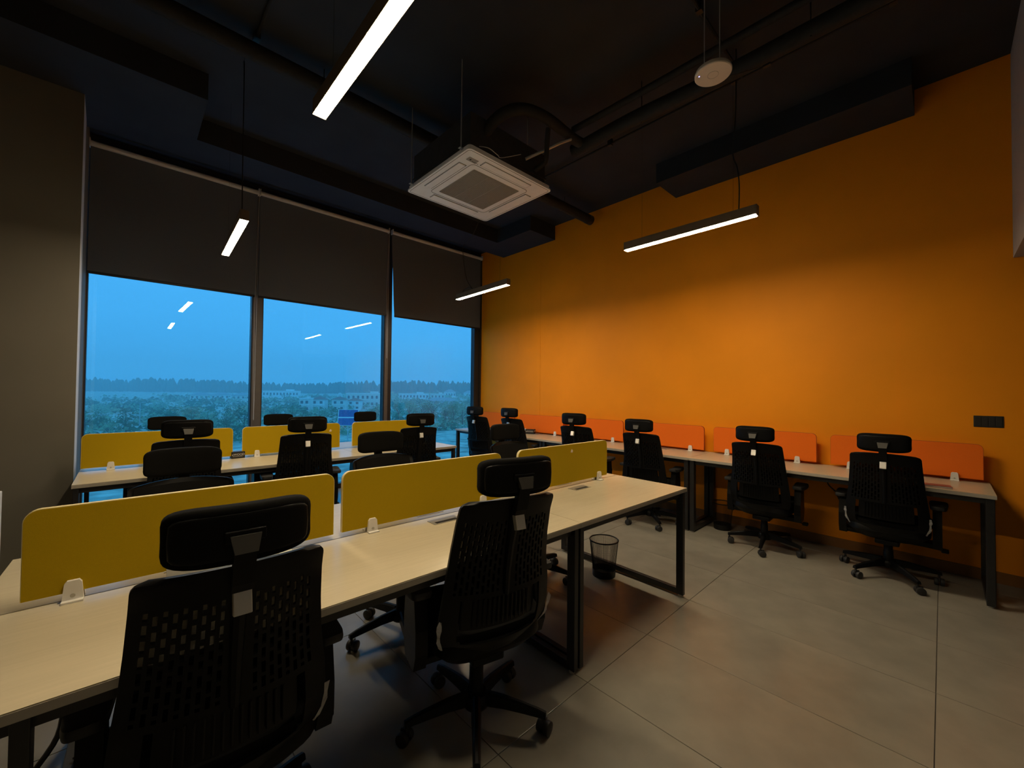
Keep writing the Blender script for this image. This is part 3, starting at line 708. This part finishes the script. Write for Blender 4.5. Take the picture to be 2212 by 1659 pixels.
# terrain
n1, n2 = 44, 44; vs = []; fs = []
rnd = random.Random(5)
dv = Vector((-.313+.0, .0, 0))
def ridge_d(x, y):           # distance coordinate running away from the building towards the ridge
    return (x + 50)*.686 + (y - 634)*.728      # zero on the ridge line
for j in range(n2+1):
    for i in range(n1+1):
        x = -320 + 1000*i/n1; y = 6 + 1000*(j/n2)**1.6
        d = ridge_d(x, y); z = G
        if d > -260: z += 5.5*min(1, (d+260)/260)**1.5
        z += rnd.uniform(-.12, .12)*min(1, y/60)
        vs.append((x, y, z))
for j in range(n2):
    for i in range(n1): a = j*(n1+1)+i; fs.append((a, a+1, a+n1+2, a+n1+1))
gnd = MB().add(vs, fs).build('ground', M_GRASS, kind='structure')

def leafball(seed, n, w, h, z0, leaf):
    rr = random.Random(seed); m = MB(); blobs = []
    for k in range(9): blobs.append((rr.uniform(-.3, .3)*w, rr.uniform(-.3, .3)*w, z0 + (h-z0)*rr.uniform(.2, .85), rr.uniform(.16, .30)*w))
    for k in range(n):
        bx, by, bz, br = rr.choice(blobs)
        while True:
            d = Vector((rr.uniform(-1, 1), rr.uniform(-1, 1), rr.uniform(-1, 1)))
            if d.length <= 1: break
        p = Vector((bx, by, bz)) + d*br; q = Matrix.Rotation(rr.uniform(0, 6.3), 3, 'Z') @ Matrix.Rotation(rr.uniform(-1.3, 1.3), 3, 'X')
        s = leaf*rr.uniform(.6, 1.3)
        m.add([p + q @ Vector(c) for c in ((-s, 0, 0), (0, -s*.5, 0), (s, 0, 0), (0, s*.5, s*.2))], [(0, 1, 2, 3)])
    return m
def trunk_mesh(seed, w, h):
    rr = random.Random(seed); m = MB()
    m.tube([(0, 0, 0), (.02*w, .01*w, h*.4), (0, .03*w, h*.85)], [.03*w, .022*w, .006*w], 6)
    for k in range(5):
        a = rr.uniform(0, 6.3); z = h*rr.uniform(.3, .6)
        m.tube([(0, 0, z), (math.cos(a)*w*.18, math.sin(a)*w*.18, z + h*.15), (math.cos(a)*w*.3, math.sin(a)*w*.3, z + h*.28)], [.014*w, .009*w, .004*w], 5)
    return m
TREE = []
for k in range(5):
    TREE.append((leafball(20+k, 900, 1.0, 1.0, .18, .030).mesh('foliage', M_LEAF[k % 3]), trunk_mesh(40+k, 1.0, 1.0).mesh('trunk', M_TRUNK)))
TR = [(-8.1,57.9,3.0,2.5),(-6.2,55.8,1.8,1.3),(-4.8,60.1,3.0,2.6),(-7.3,68.6,2.3,1.4),(-0.6,66.0,3.0,2.9),(1.4,62.0,2.7,2.4),(2.5,55.8,2.8,2.3),(3.9,52.6,3.3,1.7),(4.5,46.1,3.4,2.0),(12.0,66.6,2.9,3.2),(13.6,62.1,3.0,2.4),(16.8,59.8,2.7,2.8),(13.2,55.6,2.6,2.6),(19.9,60.8,2.5,2.7),(24.0,57.8,2.9,3.0),(27.5,55.2,3.3,2.7),(30.5,56.8,3.5,2.7),(29.1,50.6,3.4,2.9),(32.6,52.8,3.4,2.6),(31.1,47.0,3.3,2.4),(31.2,44.9,3.5,2.5),(34.3,46.8,3.7,2.7),(37.6,49.1,3.8,2.4)]
TL = {0: 'leafy tree at the far left edge of the left window view', 1: 'small young tree right of the far left tree outdoors', 2: 'broad leafy tree left of the tall lamp post outdoors', 3: 'slim pale tree behind the young tree outdoors', 7: 'tall dense tree just left of the first window mullion', 8: 'dark branching tree nearest the building at the first window mullion'}
for k, (x, y, h, w) in enumerate(TR):
    fx, fy = far(x, y); h *= S; w *= S*1.05
    lab = TL.get(k)
    grp = 'trees outside the windows'
    if not lab:
        lab = 'hazy tree in the belt seen through the %s window' % ('left' if k < 9 else 'middle' if k < 15 else 'right')
        grp = 'hazy tree belt outside the %s window' % ('left' if k < 9 else 'middle' if k < 15 else 'right')
    t = thing('tree', lab, 'tree', (fx, fy, G), k*1.3, grp)
    fm, tm_ = TREE[(k*2) % 5]
    f = link('foliage', fm, t); f.scale = (w, w, h)
    q = link('trunk', tm_, t); q.scale = (w, w, h)
# scrub in front of and between the houses, and the wooded ridge: nobody could count these
for si, (nn, mt, lb) in enumerate(((900, M_LEAF[2], 'low pale green scrub covering the ground outside the windows'), (700, M_LEAF[1], 'low dark bushes scattered over the ground outside the windows'))):
    sb = MB(); rr = random.Random(11+si)
    for k in range(nn):
        y = 75 + 290*rr.random()**1.3; x = CX + (y-CY)*rr.uniform(-.16, 1.25); s = rr.uniform(.7, 1.6)*(1 + y/220)
        if x > 330: continue
        z0 = G + 5.5*min(1, max(0, (ridge_d(x, y)+260)/260))**1.5
        nv = []; nf = []
        for q in range(22):
            d = Vector((rr.gauss(0, .5), rr.gauss(0, .5), abs(rr.gauss(.4, .3))))*s; a = rr.uniform(0, 6.3); l = .30*s
            p = Vector((x, y, z0)) + d
            o = len(nv); nv += [p + Vector((math.cos(a)*l, math.sin(a)*l, 0)), p + Vector((-math.cos(a)*l*.3, -math.sin(a)*l*.3, l*.9)), p + Vector((-math.cos(a)*l, -math.sin(a)*l, -.1*l))]; nf.append((o, o+1, o+2))
        sb.add(nv, nf)
    sb.build('scrub', mt, label=lb, cat='scrub', kind='stuff')
fb = MB(); rr = random.Random(3)
for k in range(1900):
    u = rr.uniform(-.55, 1.6); dd = rr.choice((0, 12, 26, 45)) + rr.uniform(-6, 6)
    x = -50 + 313*u + .686*dd; y = 634 - 295*u + .728*dd
    h = rr.uniform(6.5, 14.5)*(1.0 + .15*math.sin(u*9)); w = h*rr.uniform(.12, .27); z0 = G + 5.2
    a0 = rr.uniform(0, 6.3); vs = []; ns = 5
    prof = [(.25, 0), (.9, .18), (1.0, .45), (.75, .72), (.3, .93)]
    for (rf_, zf) in prof:
        for q in range(ns):
            a = a0 + 2*math.pi*q/ns; j = rr.uniform(.75, 1.25); vs.append((x + w*rf_*j*math.cos(a), y + w*rf_*j*math.sin(a), z0 + h*zf))
    vs.append((x, y, z0 + h)); fs = []
    for p_ in range(len(prof)-1):
        for q in range(ns): q2 = (q+1) % ns; fs.append((p_*ns+q, p_*ns+q2, (p_+1)*ns+q2, (p_+1)*ns+q))
    for q in range(ns): fs.append(((len(prof)-1)*ns+q, (len(prof)-1)*ns+(q+1) % ns, len(vs)-1))
    fb.add(vs, fs)
fb.build('forest_ridge', M_FOREST, label='hazy wooded ridge along the horizon outside the windows', cat='forest', kind='stuff')
# houses
HS = [(11.5,178.2,16.6,175.8,3.3,'hip','low pale villa leftmost in the far row of houses'),(17.9,181.3,23.3,178.9,3.3,'hip','low pale villa second in the far row left of the mullion'),(23.0,172.8,28.4,170.3,3.2,'hip','low pale villa just left of the first window mullion'),
(37.3,194.3,50.2,189.1,4.2,'flat','long pale building right of the first window mullion'),(25.4,100.5,27.3,99.3,2.9,'flat','narrow pale tower house left of the red roofed villas'),(29.1,103.7,31.7,102.0,3.1,'red','red roofed villa at the left of the villa group'),
(33.2,101.1,35.9,99.4,3.1,'dome','red roofed villa with an open white crown on its roof'),(38.3,104.0,41.1,102.2,2.7,'red','red roofed villa behind the solar panel'),(44.9,121.7,54.6,116.3,3.9,'flat','large flat roofed pale building left of the second mullion'),
(76.7,147.8,87.6,142.7,3.7,'flat','long flat roofed white building in the right window'),(88.3,142.4,93.6,139.9,3.7,'flat','square white house right of the long white building'),(110.8,164.7,115.6,162.7,5.1,'hip','tall pale house with gable near the right window frame'),(118.6,158.5,123.9,156.4,4.7,'hip','pale gabled house touching the right window frame'),(75.4,124.3,86.0,118.8,2.4,'canopy','low wide grey roofed pavilion in the right window')]
for k, (xa, ya, xb, yb_, h, kind, lab) in enumerate(HS):
    A, B = Vector(far(xa, ya)).to_3d(), Vector(far(xb, yb_)).to_3d(); h *= S*1.22
    c = (A+B)/2; d = B-A; w = d.length; dp_ = max(6, w*.55)
    t = thing('house', lab, 'house', (c.x, c.y, G), math.atan2(d.y, d.x), 'houses outside the windows')
    wm = M_STUCCO if k % 2 else M_STUCCO2
    if kind == 'canopy':
        for xx in (-w*.46, -w*.15, w*.15, w*.46): MB().box(xx-.15, xx+.15, 0, .3, 0, h*.6).build('column', wm, t)
        MB().box(-w*.3, w*.3, 2, dp_, 0, h*.6).build('wall', wm, t)
        hb = h*.6
    else:
        hb = h*(.78 if kind != 'flat' else .9)
        MB().box(-w/2, w/2, 0, dp_, 0, hb).build('wall', wm, t)
        MB().box(-w/2-.1, w/2+.1, -.25, 0, hb*.48, hb*.52).build('floor_band', wm, t)
        nw = max(2, int(w/2.2))
        for fl in (0, 1):
            for q in range(nw):
                xc = -w/2 + w*(q+.5)/nw; ww = min(.55, w/nw*.28)
                o = MB().box(xc-ww-.1, xc+ww+.1, -.06, .02, hb*(.14+.48*fl), hb*(.38+.50*fl)).build('window', M_STUCCO, t)
                MB().box(xc-ww, xc+ww, -.09, -.05, hb*(.16+.48*fl), hb*(.36+.50*fl)).build('pane', M_WIN, o)
    if kind in ('hip', 'red', 'dome', 'canopy'):
        e = .5; zr = hb; m = M_ROOFR if kind in ('red', 'dome') else M_ROOFG
        MB().add([(-w/2-e, -e, zr), (w/2+e, -e, zr), (w/2+e, dp_+e, zr), (-w/2-e, dp_+e, zr), (-w/2+min(w, dp_)*.5, dp_/2, h), (w/2-min(w, dp_)*.5, dp_/2, h)], [(0,1,5,4),(1,2,5),(2,3,4,5),(3,0,4),(0,3,2,1)]).build('roof', m, t)
    else:
        MB().box(-w/2-.2, w/2+.2, -.2, dp_+.2, hb, hb+.35).build('parapet', M_STUCCO, t)
        MB().box(w*.12, w*.34, dp_*.3, dp_*.7, hb, h+.5).build('roof_room', wm, t)
    if kind == 'dome':
        m = MB()
        for q in range(8):
            a = 2*math.pi*q/8; m.tube([(1.1*math.cos(a)*math.cos(b), dp_/2 + 1.1*math.sin(a)*math.cos(b), h - .4 + 1.9*math.sin(b)) for b in (0, .3, .6, .9, 1.2, 1.5)], .09, 5)
        m.build('crown_ribs', M_STUCCO, t)
# solar panel
fx, fy = far(12.25, 37.26)
t = thing('solar_panel', 'blue solar panel on a post outside the middle window', 'solar panel', (fx, fy, G), R(-38))
u = S*.049
MB().tube([(0, 0, 0), (0, 0, 33*u)], .09, 8).build('post', M_POLE, t)
MB().tube([(0, 0, 22*u), (-16*u, .2, 36*u)], .05, 6).tube([(0, 0, 22*u), (16*u, .2, 36*u)], .05, 6).build('strut', M_POLE, t)
Mp = Matrix.Translation((0, 0, 51*u)) @ Matrix.Rotation(R(-12), 4, 'X')
MB().box(-21.5*u, 21.5*u, .02, .1, -17.5*u, 17.5*u, Mp).build('frame', M_STUCCO, t)
for s in (-1, 1): MB().box(-20*u, 20*u, -.02, .02, s*9*u-7.6*u, s*9*u+7.6*u, Mp).build('cell_panel', M_SOLAR, t)
for (x, y, hh, lab) in ((-3.63, 60.58, 3.6, 'tall white street lamp post outside the left window'), (27.45, 68.95, 3.4, 'white street lamp post outside the middle window')):
    fx, fy = far(x, y)
    t = thing('street_lamp', lab, 'street lamp', (fx, fy, G), 0, 'street lamps outside the windows')
    MB().tube([(0, 0, 0), (0, 0, hh*S)], [.10, .06], 8).build('pole', M_POLE, t)
    MB().tube([(0, 0, hh*S), (.5, -.3, hh*S+.15)], .04, 6).bbox(.3, .9, -.45, -.15, hh*S+.1, hh*S+.22, .03).build('lamp_head', M_POLE, t)

# ---------------------------------------------------------------- ground haze over the fields
hm = bpy.data.materials.new('damp_haze'); hm.use_nodes = True
hn = hm.node_tree.nodes; hn.remove(hn['Principled BSDF'])
vsn = hn.new('ShaderNodeVolumeScatter'); vsn.inputs['Density'].default_value = 0.0019; vsn.inputs['Anisotropy'].default_value = 0.0
vsn.inputs['Color'].default_value = (1, 1, 1, 1)
hm.node_tree.links.new(vsn.outputs['Volume'], hn['Material Output'].inputs['Volume'])
try: hm.cycles.homogeneous_volume = True
except Exception: pass
haze = MB().prism([(-300, 12), (420, 12), (700, 300), (120, 800), (-300, 900)], -9.5, 45, 'z').build('haze', hm, label='pale damp haze over the fields outside the windows', cat='haze', kind='stuff')
sc.cycles.volume_bounces = 2
